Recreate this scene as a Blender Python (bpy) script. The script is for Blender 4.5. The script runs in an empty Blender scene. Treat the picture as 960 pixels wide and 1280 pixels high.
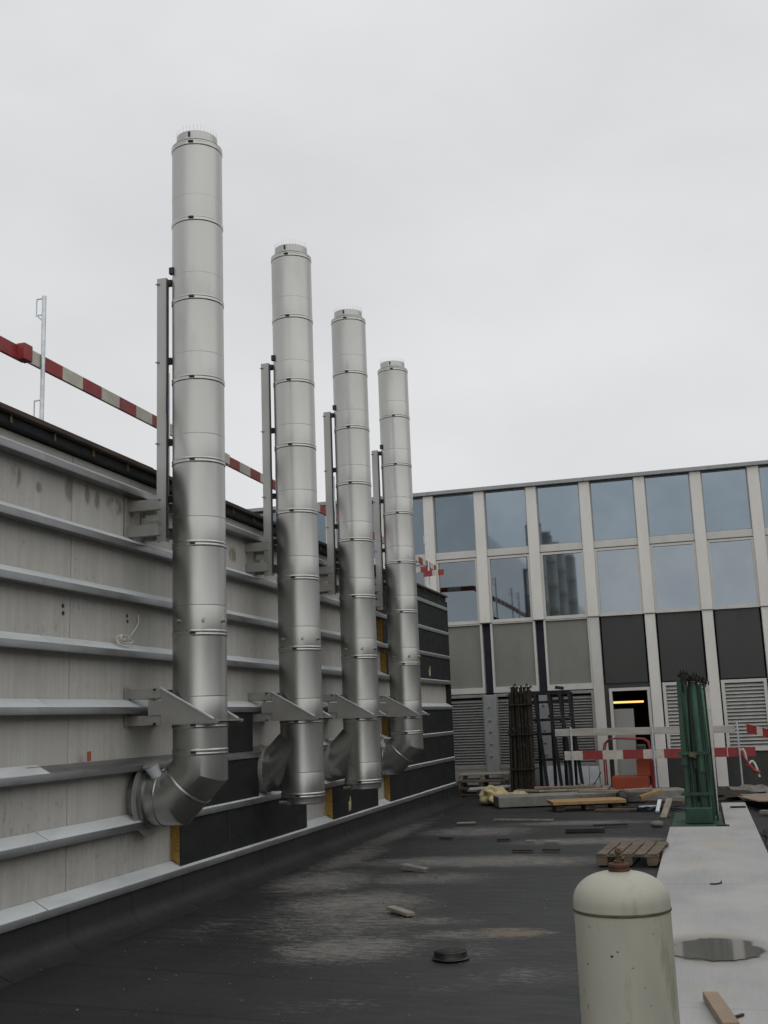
import bpy, bmesh, math, random
from mathutils import Vector, Matrix, Euler
random.seed(7)
SC = bpy.context.scene
COL = SC.collection
R = math.radians
# ---------------------------------------------------------------- camera
EYE = 1.7
F_PX, PITCH, YAW, ROLL = 1356.947, 0.187340916, -0.273646725, -0.0377712229
cy, sy, cp, sp = math.cos(YAW), math.sin(YAW), math.cos(PITCH), math.sin(PITCH)
fw = Vector((sy*cp, cy*cp, sp)); rt = Vector((cy, -sy, 0)); up = rt.cross(fw)
c_, s_ = math.cos(ROLL), math.sin(ROLL)
r2 = rt*c_ + up*s_; u2 = up*c_ - rt*s_
cam = bpy.data.cameras.new('camera'); camo = bpy.data.objects.new('camera', cam); COL.objects.link(camo)
cam.sensor_fit = 'VERTICAL'; cam.sensor_height = 32.0; cam.lens = F_PX/1280*32.0
cam.clip_start = 0.05; cam.clip_end = 6000
camo.matrix_world = Matrix(((r2.x, u2.x, -fw.x, 0), (r2.y, u2.y, -fw.y, 0), (r2.z, u2.z, -fw.z, EYE), (0, 0, 0, 1)))
SC.camera = camo
# ---------------------------------------------------------------- sky, sun, exposure
SUN_EL, SUN_AZ = R(42), R(132)          # azimuth clockwise from +Y: behind the camera, a little to the right
w = bpy.data.worlds.new('World'); SC.world = w; w.use_nodes = True
nt = w.node_tree; N = nt.nodes; L = nt.links
bg = N['Background']; bg.inputs['Strength'].default_value = 0.1
sky = N.new('ShaderNodeTexSky'); sky.sky_type = 'NISHITA'; sky.sun_disc = False
sky.sun_elevation = SUN_EL; sky.sun_rotation = SUN_AZ
bw = N.new('ShaderNodeRGBToBW'); L.new(sky.outputs[0], bw.inputs[0])
tc = N.new('ShaderNodeTexCoord')
mp = N.new('ShaderNodeMapping'); mp.inputs['Scale'].default_value = (1.6, 1.6, 3.2); L.new(tc.outputs['Generated'], mp.inputs[0])
nz = N.new('ShaderNodeTexNoise'); nz.inputs['Scale'].default_value = 1.4; nz.inputs['Detail'].default_value = 5; nz.inputs['Roughness'].default_value = .5
L.new(mp.outputs[0], nz.inputs['Vector'])
cr = N.new('ShaderNodeValToRGB'); L.new(nz.outputs[0], cr.inputs[0])
cr.color_ramp.elements[0].position = .25; cr.color_ramp.elements[0].color = (6.45, 6.56, 6.76, 1)
cr.color_ramp.elements[1].position = .75; cr.color_ramp.elements[1].color = (8.35, 8.4, 8.5, 1)
mx = N.new('ShaderNodeMix'); mx.data_type = 'RGBA'; mx.inputs[0].default_value = .04
L.new(cr.outputs[0], mx.inputs[6]); L.new(bw.outputs[0], mx.inputs[7]); L.new(mx.outputs[2], bg.inputs['Color'])
sl = bpy.data.lights.new('sun', 'SUN'); sl.energy = 1.0; sl.angle = R(120); sl.color = (1, .975, .94)
so = bpy.data.objects.new('sun', sl); COL.objects.link(so)
sd = Vector((math.sin(SUN_AZ)*math.cos(SUN_EL), math.cos(SUN_AZ)*math.cos(SUN_EL), math.sin(SUN_EL)))
so.rotation_euler = sd.to_track_quat('Z', 'Y').to_euler(); so.location = (5, -10, 20)
vs = SC.view_settings
vs.view_transform = 'Standard'; vs.look = 'None'; vs.exposure = 0; vs.gamma = 1; vs.use_curve_mapping = False
SC.cycles.use_denoising = True

# ---------------------------------------------------------------- material helpers
MATS = {}
def ell(nt, vec, cx, cy, rx, ry, rot=0, axes='xy', soft=1.0):
    """soft elliptical mask (1 in the middle, 0 outside) in object space"""
    N, L = nt.nodes, nt.links
    m = N.new('ShaderNodeMapping'); m.vector_type = 'TEXTURE'
    if axes == 'xy':
        m.inputs['Location'].default_value = (cx, cy, 0); m.inputs['Rotation'].default_value = (0, 0, rot); m.inputs['Scale'].default_value = (rx, ry, 1e5)
    else:
        m.inputs['Location'].default_value = (0, cx, cy); m.inputs['Scale'].default_value = (1e5, rx, ry)
    L.new(vec, m.inputs[0])
    d = N.new('ShaderNodeVectorMath'); d.operation = 'LENGTH'; L.new(m.outputs[0], d.inputs[0])
    r = N.new('ShaderNodeMapRange'); r.interpolation_type = 'SMOOTHSTEP'
    r.inputs[1].default_value = 1; r.inputs[2].default_value = max(0, 1-soft); r.inputs[3].default_value = 0; r.inputs[4].default_value = 1
    L.new(d.outputs['Value'], r.inputs[0]); return r.outputs[0]
def math_(nt, op, a, b):
    n = nt.nodes.new('ShaderNodeMath'); n.operation = op
    for i, x in enumerate((a, b)):
        if isinstance(x, (int, float)): n.inputs[i].default_value = x
        else: nt.links.new(x, n.inputs[i])
    return n.outputs[0]
def ramp(nt, src, a, b, va=0.0, vb=1.0):
    r = nt.nodes.new('ShaderNodeMapRange'); r.interpolation_type = 'SMOOTHSTEP'
    r.inputs[1].default_value = a; r.inputs[2].default_value = b; r.inputs[3].default_value = va; r.inputs[4].default_value = vb
    nt.links.new(src, r.inputs[0]); return r.outputs[0]
def noise(nt, vec, scale, stretch=(1, 1, 1), detail=4, rough=.55):
    m = nt.nodes.new('ShaderNodeMapping'); m.inputs['Scale'].default_value = stretch; nt.links.new(vec, m.inputs[0])
    n = nt.nodes.new('ShaderNodeTexNoise'); n.inputs['Scale'].default_value = scale; n.inputs['Detail'].default_value = detail; n.inputs['Roughness'].default_value = rough
    nt.links.new(m.outputs[0], n.inputs['Vector']); return n.outputs[0]
def mixc(nt, fac, a, b):
    n = nt.nodes.new('ShaderNodeMix'); n.data_type = 'RGBA'
    for i, x in ((0, fac), (6, a), (7, b)):
        if isinstance(x, (int, float)): n.inputs[i].default_value = x
        elif isinstance(x, tuple): n.inputs[i].default_value = (*x, 1)
        else: nt.links.new(x, n.inputs[i])
    return n.outputs[2]
def base(name):
    m = bpy.data.materials.new(name); m.use_nodes = True; nt = m.node_tree
    tc = nt.nodes.new('ShaderNodeTexCoord'); oi = nt.nodes.new('ShaderNodeObjectInfo')
    k = nt.nodes.new('ShaderNodeVectorMath'); k.operation = 'SCALE'; k.inputs[0].default_value = (37, 53, 71); nt.links.new(oi.outputs['Random'], k.inputs['Scale'])
    a = nt.nodes.new('ShaderNodeVectorMath'); nt.links.new(tc.outputs['Object'], a.inputs[0]); nt.links.new(k.outputs[0], a.inputs[1])
    MATS[name] = m
    return m, nt, nt.nodes['Principled BSDF'], tc.outputs['Object'], a.outputs[0]
def mat(name, col, rough=.6, metal=0.0, var=.15, scale=6, stretch=(1, 1, 1), bump=0.0, bscale=40, dirt=None, dirtamt=.4, rvar=.1, dscale=3, spec=.5):
    m, nt, b, vec0, vec = base(name)
    n1 = noise(nt, vec, scale, stretch)
    lo = tuple(c*(1-var) for c in col); hi = tuple(min(1, c*(1+var)) for c in col)
    c = mixc(nt, ramp(nt, n1, .3, .7), lo, hi)
    if dirt:
        n2 = noise(nt, vec, dscale, stretch, 6, .65)
        c = mixc(nt, ramp(nt, n2, .52, .72, 0, dirtamt), c, dirt)
    nt.links.new(c, b.inputs['Base Color'])
    b.inputs['Metallic'].default_value = metal; b.inputs['Specular IOR Level'].default_value = spec
    nt.links.new(ramp(nt, noise(nt, vec, scale*2, stretch), .3, .7, max(0, rough-rvar), min(1, rough+rvar)), b.inputs['Roughness'])
    if bump:
        bp = nt.nodes.new('ShaderNodeBump'); bp.inputs['Strength'].default_value = bump; bp.inputs['Distance'].default_value = .01
        nt.links.new(noise(nt, vec, bscale, stretch, 5), bp.inputs['Height']); nt.links.new(bp.outputs[0], b.inputs['Normal'])
    return m
# stainless steel, faintly brushed round the pipe
mat('stainless', (.40, .40, .38), .38, 1.0, .06, 2.2, (1, 1, .3), 0, 18, (.31, .305, .285), .4, .05)
mat('stainless_band', (.43, .43, .41), .36, 1.0, .06, 6)
mat('steel_plate', (.29, .285, .26), .5, .2, .08, 5, bump=.05, dirt=(.25, .23, .2), dirtamt=.3)
mat('galvanised', (.25, .255, .255), .38, .8, .10, 9, (1, .4, 1), .03, 30, (.30, .31, .31), .35, .08)
mat('post_steel', (.43, .43, .41), .55, .2, .07, 4, (1, 1, .4), .03, 40, (.34, .33, .31), .3)
mat('flashing', (.54, .57, .58), .6, .0, .10, 5, (1, .35, 1), .02, 30, (.33, .33, .31), .5, dscale=2.5)
mat('galvanised_tube', (.62, .66, .69), .42, .6, .10, 20)
mat('dark_fitting', (.02, .022, .028), .45, .3)
mat('facing_felt', (.013, .014, .015), .7, 0, .25, 5, (1, .6, 1), .25, 60, (.028, .027, .026), .5, spec=.3)
mat('mineral_wool', (.36, .22, .055), .95, 0, .3, 18, (1, 1, 6), .6, 60, (.2, .1, .03), .4)
mat('white_coat', (.70, .685, .64), .55, 0, .05, 3, (1, 1, .3), .02, 60, (.42, .40, .36), .25)
mat('frame_white', (.55, .545, .51), .5, 0, .05, 4, (1, 1, .3), 0, 60, (.4, .38, .34), .2)
mat('spandrel_grey', (.20, .20, .18), .55, 0, .07, 2.5, (1, 1, .4), .03, 60, (.15, .15, .135), .4)
mat('spandrel_dark', (.034, .038, .034), .4, 0, .12, 2.5, (1, 1, .4))
mat('gap_dark', (.010, .013, .026), .6, 0, .2, 4)
mat('louvre_grey', (.26, .26, .25), .5, .2, .08, 5)
mat('louvre_light', (.42, .42, .40), .5, .1, .08, 5)
mat('column_grey', (.30, .31, .31), .5, .3, .08, 3, dirt=(.2, .2, .19), dirtamt=.3)
mat('roof_bitumen', (.03, .03, .03), .7)
mat('timber_dark', (.055, .038, .028), .8, 0, .35, 6, (4, .6, 4), .3, 30)
mat('brass', (.16, .11, .045), .5, .5)
mat('paint_red', (.27, .032, .032), .5, 0, .15, 8, bump=.03, dirt=(.16, .05, .04), dirtamt=.4)
mat('paint_white', (.52, .50, .43), .5, 0, .10, 8, bump=.03, dirt=(.30, .32, .27), dirtamt=.4)
mat('board_pale', (.42, .40, .36), .65, 0, .15, 4, (.5, 4, 4), .05, 60, (.28, .25, .22), .4)
mat('paint_orange', (.34, .055, .018), .5, 0, .15, 5, dirt=(.2, .06, .03), dirtamt=.4)
mat('tank_cream', (.365, .36, .295), .5, 0, .07, 9, (1, 1, .25), .06, 45, (.19, .18, .125), .75, dscale=9)
mat('rust', (.07, .034, .02), .85, .1, .4, 25, bump=.5, bscale=120, dirt=(.06, .025, .015), dirtamt=.7)
mat('brass_old', (.11, .09, .05), .55, .5, .3, 20, dirt=(.03, .025, .02), dirtamt=.5)
mat('pallet_wood', (.125, .095, .066), .85, 0, .3, 7, (1, 1, 1), .3, 60, (.07, .055, .04), .5)
mat('timber_fresh', (.34, .21, .09), .75, 0, .2, 6, (1, 5, 5), .15, 50, (.28, .15, .06), .4)
mat('timber_grey', (.25, .22, .18), .85, 0, .25, 8, bump=.3, bscale=50)
mat('ply_brown', (.26, .19, .13), .7, 0, .15, 4, dirt=(.15, .1, .07), dirtamt=.4)
mat('prop_rust', (.026, .021, .015), .75, .3, .5, 14, bump=.3, dirt=(.08, .05, .025), dirtamt=.5)
mat('prop_blue', (.007, .008, .012), .5, .3, .3, 10, dirt=(.04, .035, .03), dirtamt=.3)
mat('prop_green', (.022, .068, .040), .55, .1, .35, 6, (1, 1, .5), .1, 30, (.018, .028, .018), .6)
mat('prop_mint', (.12, .24, .17), .6, .1, .2, 6, (1, 1, .5), .1, 30, (.06, .12, .08), .5)
mat('prop_mint2', (.04, .115, .072), .55, .1, .3, 6, (1, 1, .5), .1, 30, (.03, .06, .04), .6)
mat('prop_gap_shade', (.010, .022, .017), .6, .1, .4, 9)  # near-black green, painted-in shade of the gaps between the green props
mat('foam_white', (.56, .60, .63), .7, 0, .08, 5, dirt=(.38, .38, .36), dirtamt=.4)
mat('sack_yellow', (.44, .37, .20), .85, 0, .2, 9, bump=.4, bscale=20, dirt=(.25, .2, .1), dirtamt=.5)
mat('black_plastic', (.012, .012, .013), .45, 0, .3, 8)
mat('crate_blue', (.015, .06, .12), .5)
mat('rubble', (.16, .15, .135), .9, 0, .25, 12, bump=.4)
mat('beam_concrete', (.20, .195, .175), .85, 0, .2, 5, bump=.3, dirt=(.12, .115, .10), dirtamt=.6)
mat('wire_white', (.62, .60, .52), .6)
mat('tag_orange', (.42, .11, .05), .7)
mat('block_grey', (.24, .235, .22), .8)
mat('block_glass', (.06, .066, .075), .2)
mat('room_dark', (.06, .055, .05), .9)
mat('panel_grey', (.30, .305, .29), .55, 0, .05, 2)
mat('city_ground', (.07, .07, .068), .9, 0, .2, .02)
def m_glass(name, a, b_):
    m, nt, b, v0, vec = base(name)
    c = mixc(nt, ramp(nt, noise(nt, vec, .9), .3, .7), a, b_)
    nt.links.new(c, b.inputs['Base Color']); b.inputs['Metallic'].default_value = 1; b.inputs['Roughness'].default_value = .03
    bp = nt.nodes.new('ShaderNodeBump'); bp.inputs['Strength'].default_value = .03; bp.inputs['Distance'].default_value = .01
    nt.links.new(noise(nt, vec, 1.1, detail=1), bp.inputs['Height']); nt.links.new(bp.outputs[0], b.inputs['Normal'])
m_glass('blue_glass', (.160, .198, .232), (.19, .229, .262)); m_glass('grey_glass', (.185, .215, .242), (.215, .245, .268))
def m_concrete():
    m, nt, b, v, vec = base('wall_concrete')
    streak = noise(nt, vec, 1.0, (1, 17, .7), 5, .62); fine = noise(nt, vec, 1.0, (1, 70, 4), 4, .6); blot = noise(nt, vec, 1.1, (1, 1, 1.3), 6, .62); speck = noise(nt, vec, 15, (1, 1.5, .7), 5, .68); cloud = noise(nt, vec, .55, (1, 1, 2.2), 3, .5)
    c = mixc(nt, ramp(nt, streak, .3, .72), (.405, .395, .36), (.475, .465, .43))
    c = mixc(nt, ramp(nt, fine, .38, .75, 0, .22), c, (.50, .49, .455))
    c = mixc(nt, ramp(nt, blot, .46, .70, 0, .42), c, (.33, .32, .29))
    c = mixc(nt, math_(nt, 'MULTIPLY', ramp(nt, speck, .54, .70), ramp(nt, cloud, .45, .64, .06, .65)), c, (.19, .185, .165))
    st = None
    for (y, z, ry, rz) in ((7.28, 3.70, .10, .13), (7.6, 3.66, .06, .06), (8.06, 3.73, .11, .14), (8.34, 3.74, .06, .12), (8.50, 3.72, .06, .11), (8.82, 3.72, .2, .10), (12.2, 3.66, .14, .09), (11.5, 3.62, .17, .11), (9.1, 3.7, .1, .06)):
        e = ell(nt, v, y, z, ry, rz, axes='yz', soft=.55); st = e if st is None else math_(nt, 'MAXIMUM', st, e)
    st = math_(nt, 'MULTIPLY', st, ramp(nt, noise(nt, vec, 7, (1, 1.4, .5)), .36, .55))
    c = mixc(nt, math_(nt, 'MULTIPLY', st, .72), c, (.15, .13, .075))
    nt.links.new(c, b.inputs['Base Color']); b.inputs['Roughness'].default_value = .8
    bp = nt.nodes.new('ShaderNodeBump'); bp.inputs['Strength'].default_value = .25; bp.inputs['Distance'].default_value = .006
    nt.links.new(math_(nt, 'ADD', streak, speck), bp.inputs['Height']); nt.links.new(bp.outputs[0], b.inputs['Normal'])
m_concrete()
def lap_coord(nt, v):
    d = nt.nodes.new('ShaderNodeVectorMath'); d.operation = 'DOT_PRODUCT'; d.inputs[1].default_value = (.12, 1, 0); nt.links.new(v, d.inputs[0])
    return math_(nt, 'ADD', d.outputs['Value'], math_(nt, 'MULTIPLY', noise(nt, v, .8), .06))
def m_deck():
    m, nt, b, v, vec = base('deck_bitumen')
    n1 = noise(nt, v, 1.2, (1, 1, 1), 6, .6); n2 = noise(nt, v, 60, (1, 1, 1), 3, .7); stre = noise(nt, v, 3.2, (.8, 3.4, 1), 9, .74); fleck = noise(nt, v, 18, (1, 1.6, 1), 4, .7)
    c = mixc(nt, ramp(nt, n1, .3, .7), (.0125, .0130, .0133), (.0215, .0219, .022))
    c = mixc(nt, ramp(nt, n2, .45, .8, 0, .5), c, (.028, .028, .027))
    dust = None
    for (x, y, rx, ry, rot, amt) in ((-2.75, 8.3, 1.0, .9, .5, .95), (-3.3, 10.2, 1.3, 1.4, .3, .95), (-4.1, 11.6, 1.0, 1.5, .2, .95), (-3.0, 11.8, 1.5, .8, .2, .7), (-2.6, 9.4, 1.2, .5, .1, .6),
                                     (-1.6, 9.0, .55, .34, .1, 1.0), (-1.75, 8.3, .4, .7, 0, .45), (-2.6, 13.2, 2.6, .9, .1, 1.0), (-1.6, 15.2, 1.9, .7, .12, .95), (-3.4, 16.5, 1.6, 1.3, .2, .8), (-3.2, 9.4, 1.5, 2.2, .3, .6), (-1.9, 8.9, 1.1, .4, .1, .7), (-4.4, 13.5, .6, 2.5, 0, .7), (-1.3, 7.6, .9, .6, .3, .45), (-2.4, 5.9, 1.0, .35, .2, .5),
                                     (-2.0, 17.6, 2.2, .7, .1, .8), (-4.55, 16, .5, 5, 0, .65), (-2.35, 6.7, .9, .35, .3, .35), (-1.7, 7.2, .8, .3, .2, .3), (-4.2, 9, .6, 1.2, .2, .35), (-1.0, 10.2, .5, .4, 0, .45)):
        e = math_(nt, 'MULTIPLY', ell(nt, v, x, y, rx, ry, rot), amt); dust = e if dust is None else math_(nt, 'MAXIMUM', dust, e)
    tex = math_(nt, 'ADD', math_(nt, 'MULTIPLY', stre, .62), math_(nt, 'MULTIPLY', fleck, .38))
    fac = math_(nt, 'MULTIPLY', ramp(nt, math_(nt, 'ADD', math_(nt, 'MULTIPLY', dust, .34), tex), .58, .80), math_(nt, 'MULTIPLY', ramp(nt, dust, 0, .3), .85))
    scr = noise(nt, v, 9, (.55, 3.2, 1), 8, .78); scr2 = noise(nt, v, 30, (.7, 2.2, 1), 5, .75)
    crisp = math_(nt, 'ADD', math_(nt, 'MULTIPLY', scr, .6), math_(nt, 'MULTIPLY', scr2, .4))
    fac = math_(nt, 'MULTIPLY', fac, ramp(nt, crisp, .43, .55, .28, 1.25))
    fac = math_(nt, 'MAXIMUM', fac, math_(nt, 'MULTIPLY', ramp(nt, math_(nt, 'ADD', crisp, math_(nt, 'MULTIPLY', dust, .17)), .58, .66), ramp(nt, dust, .03, .4, .16, 1.0)))
    fac = math_(nt, 'MAXIMUM', fac, ramp(nt, fleck, .70, .82, 0, .3)); fac = math_(nt, 'MAXIMUM', fac, ramp(nt, stre, .60, .78, 0, .22))
    dcol = mixc(nt, ramp(nt, n1, .4, .6), (.14, .137, .127), (.17, .162, .145))
    bl = math_(nt, 'FRACT', math_(nt, 'ADD', lap_coord(nt, v), 20.0), 0); lapm = math_(nt, 'MULTIPLY', ramp(nt, bl, .0, .012, 0, 1), ramp(nt, bl, .02, .05, 1, 0))
    c = mixc(nt, math_(nt, 'MULTIPLY', lapm, .75), c, (.005, .005, .0055))
    dcol = mixc(nt, ell(nt, v, -1.6, 9.0, .5, .3, .1), dcol, (.17, .13, .09))
    c = mixc(nt, fac, c, dcol)
    nt.links.new(c, b.inputs['Base Color'])
    nt.links.new(math_(nt, 'ADD', ramp(nt, stre, .3, .7, .46, .66), math_(nt, 'MULTIPLY', fac, .25)), b.inputs['Roughness'])
    b.inputs['Specular IOR Level'].default_value = .35
    bp = nt.nodes.new('ShaderNodeBump'); bp.inputs['Strength'].default_value = .3; bp.inputs['Distance'].default_value = .008
    nt.links.new(math_(nt, 'ADD', n2, math_(nt, 'MULTIPLY', n1, 2)), bp.inputs['Height']); nt.links.new(bp.outputs[0], b.inputs['Normal'])
m_deck()
def m_slab():
    m, nt, b, v, vec = base('slab_concrete')
    n1 = noise(nt, v, 1.1, (1.2, .7, 1), 6, .6); n2 = noise(nt, v, 45, (1, 1, 1), 4, .7); br = noise(nt, v, 1, (40, 1.2, 1), 4, .6)
    c = mixc(nt, ramp(nt, n1, .3, .72), (.285, .285, .285), (.385, .38, .372))
    c = mixc(nt, ramp(nt, n2, .45, .75, 0, .4), c, (.25, .25, .245)); c = mixc(nt, ramp(nt, br, .4, .8, 0, .25), c, (.43, .425, .41))
    ye = None
    for (x, y, rx, ry) in ((-.05, 8.62, .42, .22), (-.1, 7.66, .3, .2), (.0, 14.2, .35, .8), (-.2, 12.4, .2, .5), (.3, 7.2, .15, .4), (-.15, 7.0, .3, .2)):
        e = ell(nt, v, x, y, rx, ry); ye = e if ye is None else math_(nt, 'MAXIMUM', ye, e)
    c = mixc(nt, math_(nt, 'MULTIPLY', math_(nt, 'MULTIPLY', ye, ramp(nt, n1, .3, .6)), .5), c, (.37, .32, .2))
    wet = math_(nt, 'MULTIPLY', ell(nt, v, -.05, 8.13, .47, .60, soft=.45), ramp(nt, noise(nt, v, 6), .3, .55, .6, 1))
    c = mixc(nt, math_(nt, 'MULTIPLY', wet, .75), c, (.13, .128, .12))
    nt.links.new(c, b.inputs['Base Color']); nt.links.new(math_(nt, 'SUBTRACT', .72, math_(nt, 'MULTIPLY', wet, .35)), b.inputs['Roughness'])
    bp = nt.nodes.new('ShaderNodeBump'); bp.inputs['Strength'].default_value = .15; bp.inputs['Distance'].default_value = .005
    nt.links.new(n2, bp.inputs['Height']); nt.links.new(bp.outputs[0], b.inputs['Normal'])
m_slab()
def m_water():
    m, nt, b, v, vec = base('puddle_water')
    b.inputs['Base Color'].default_value = (.135, .13, .118, 1); b.inputs['Roughness'].default_value = .06; b.inputs['Specular IOR Level'].default_value = .6
    rr_ = nt.nodes.new('ShaderNodeMapping'); rr_.vector_type = 'TEXTURE'; rr_.inputs['Location'].default_value = (-.06, 8.13, 0); rr_.inputs['Scale'].default_value = (.36, .42, 1e5); nt.links.new(v, rr_.inputs[0])
    ln = nt.nodes.new('ShaderNodeVectorMath'); ln.operation = 'LENGTH'; nt.links.new(rr_.outputs[0], ln.inputs[0])
    edge = math_(nt, 'ADD', ln.outputs['Value'], math_(nt, 'ADD', math_(nt, 'MULTIPLY', noise(nt, v, 4.5, detail=3), .75), math_(nt, 'MULTIPLY', noise(nt, v, 60, detail=3), .10)))
    nt.links.new(ramp(nt, edge, 1.20, 1.34, 1, 0), b.inputs['Alpha'])
m_water()
def m_lamp():
    m, nt, b, v, vec = base('tube_light')
    b.inputs['Emission Color'].default_value = (1, .55, .16, 1); b.inputs['Emission Strength'].default_value = 1.6; b.inputs['Base Color'].default_value = (.8, .6, .3, 1)
m_lamp()
M = MATS

# ---------------------------------------------------------------- mesh builder
ORG = {}
class MB:
    def __init__(s): s.v = []; s.f = []; s.mi = []
    def add(s, vs, fs, mi=0):
        o = len(s.v); s.v += [Vector(p) for p in vs]; s.f += [tuple(o+i for i in f) for f in fs]; s.mi += [mi]*len(fs); return s
    def box(s, a, b, mi=0):
        (x0, y0, z0), (x1, y1, z1) = a, b
        x0, x1 = min(x0, x1), max(x0, x1); y0, y1 = min(y0, y1), max(y0, y1); z0, z1 = min(z0, z1), max(z0, z1)
        return s.add([(x0, y0, z0), (x1, y0, z0), (x1, y1, z0), (x0, y1, z0), (x0, y0, z1), (x1, y0, z1), (x1, y1, z1), (x0, y1, z1)],
                     [(0, 3, 2, 1), (4, 5, 6, 7), (0, 1, 5, 4), (1, 2, 6, 5), (2, 3, 7, 6), (3, 0, 4, 7)], mi)
    def obox(s, c, size, rot=(0, 0, 0), mi=0):
        m = Euler(rot).to_matrix(); h = Vector(size)/2; t = MB().box(-h, h)
        return s.add([m @ p + Vector(c) for p in t.v], t.f, mi)
    def beam(s, p, q, wx, wy, mi=0, upv=(0, 0, 1)):
        p, q = Vector(p), Vector(q); d = (q-p).normalized(); u = Vector(upv)
        if abs(d.dot(u)) > .95: u = Vector((0, 1, 0))
        a = d.cross(u).normalized(); b = a.cross(d)
        vs = [e + a*i*wx/2 + b*j*wy/2 for e in (p, q) for i, j in ((-1, -1), (1, -1), (1, 1), (-1, 1))]
        return s.add(vs, [(0, 1, 2, 3), (7, 6, 5, 4), (0, 4, 5, 1), (1, 5, 6, 2), (2, 6, 7, 3), (3, 7, 4, 0)], mi)
    def prism(s, poly, axis, a, b, mi=0):
        n = len(poly)
        def P(u, v, w): return {'x': (w, u, v), 'y': (u, w, v), 'z': (u, v, w)}[axis]
        vs = [P(u, v, a) for u, v in poly] + [P(u, v, b) for u, v in poly]
        return s.add(vs, [tuple(range(n))[::-1], tuple(range(n, 2*n))] + [(i, (i+1) % n, n+(i+1) % n, n+i) for i in range(n)], mi)
    def tube(s, pts, r, n=8, mi=0, caps=True):
        pts = [Vector(p) for p in pts]; k = len(pts); o = len(s.v)
        t0 = (pts[1]-pts[0]).normalized()
        ref = Vector((0, 1, 0)) if abs(t0.y) < .9 else Vector((1, 0, 0))
        a = t0.cross(ref).normalized(); b = t0.cross(a)
        for i, p in enumerate(pts):
            tin = (pts[i]-pts[i-1]).normalized() if i else (pts[1]-pts[0]).normalized()
            tout = (pts[i+1]-pts[i]).normalized() if i < k-1 else tin
            nrm = (tin+tout).normalized()
            rr = r[i] if isinstance(r, (list, tuple)) else r
            for j in range(n):
                q = p + a*math.cos(2*math.pi*j/n)*rr + b*math.sin(2*math.pi*j/n)*rr
                q = q + tin*((p-q).dot(nrm)/max(.2, tin.dot(nrm)))     # slide along the incoming axis onto the mitre plane
                s.v.append(q)
            if i < k-1:
                rot = tin.rotation_difference(tout); a = rot @ a; b = rot @ b
        for i in range(k-1):
            for j in range(n):
                j2 = (j+1) % n
                s.f.append((o+i*n+j, o+(i+1)*n+j, o+(i+1)*n+j2, o+i*n+j2)); s.mi.append(mi)
        if caps:
            s.f.append(tuple(o+j for j in range(n))); s.mi.append(mi)
            s.f.append(tuple(o+(k-1)*n+j for j in range(n))[::-1]); s.mi.append(mi)
        return s
    def lathe(s, prof, c=(0, 0, 0), n=48, mi=0, mis=None, wob=0):
        o = len(s.v); k = len(prof)
        for r, z in prof:
            for j in range(n):
                t = 2*math.pi*j/n
                s.v.append(Vector((c[0]+r*math.cos(t), c[1]+r*math.sin(t), c[2]+z)))
        for i in range(k-1):
            for j in range(n):
                j2 = (j+1) % n; s.f.append((o+i*n+j, o+i*n+j2, o+(i+1)*n+j2, o+(i+1)*n+j)); s.mi.append(mis[i] if mis else mi)
        return s
    def build(s, name, mats, parent=None, bevel=0, sharp=32, segs=1):
        if not isinstance(mats, (list, tuple)): mats = [mats]
        og = ORG.get(parent.name, Vector((0, 0, 0))) if parent else getattr(s, 'org', Vector((0, 0, 0)))
        me = bpy.data.meshes.new(name)
        me.from_pydata([p-og for p in s.v], [], s.f)
        for m in mats: me.materials.append(M[m] if isinstance(m, str) else m)
        me.polygons.foreach_set('material_index', s.mi)
        bm = bmesh.new(); bm.from_mesh(me)
        bmesh.ops.recalc_face_normals(bm, faces=bm.faces)
        if bevel:
            es = [e for e in bm.edges if len(e.link_faces) == 2 and e.calc_face_angle(0) > R(40)]
            bmesh.ops.bevel(bm, geom=es, offset=bevel, segments=segs, affect='EDGES', profile=.6)
        bm.to_mesh(me); bm.free()
        me.shade_smooth(); me.set_sharp_from_angle(angle=R(sharp))
        o = bpy.data.objects.new(name, me); COL.objects.link(o)
        if parent: o.parent = parent
        else: o.location = og
        ORG[o.name] = Vector(og)
        return o
def tag(o, label=None, cat=None, group=None, kind=None):
    if label: o['label'] = label
    if cat: o['category'] = cat
    if group: o['group'] = group
    if kind: o['kind'] = kind
    return o
def thing(name, loc, label, cat, group=None):
    o = bpy.data.objects.new(name, None); COL.objects.link(o); o.location = loc; o.empty_display_size = .1
    ORG[o.name] = Vector(loc); return tag(o, label, cat, group)
def solo(mb, name, mats, loc, label, cat, group=None, **k):
    mb.org = Vector(loc); return tag(mb.build(name, mats, None, **k), label, cat, group)
KIDS = {}
def copy_tree(o, parent=None, off=None, label=None):
    c = o.copy(); COL.objects.link(c)
    if parent: c.parent = parent
    if off is not None: c.location = Vector(o.location) + Vector(off)
    if label: c['label'] = label
    for ch in [x for x in list(o.children)]: copy_tree(ch, c)
    return c

# ---------------------------------------------------------------- ground and roof deck
XR, XC, WY0, WY1 = -4.93, -5.06, 1.0, 22.25     # rail face, concrete face, wall start and end
mb = MB(); G = 4000
mb.add([(-G, -G, -16), (G, -G, -16), (G, G, -16), (-G, G, -16)], [(0, 1, 2, 3)])
tag(mb.build('city_ground', 'city_ground'), kind='structure')
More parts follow.
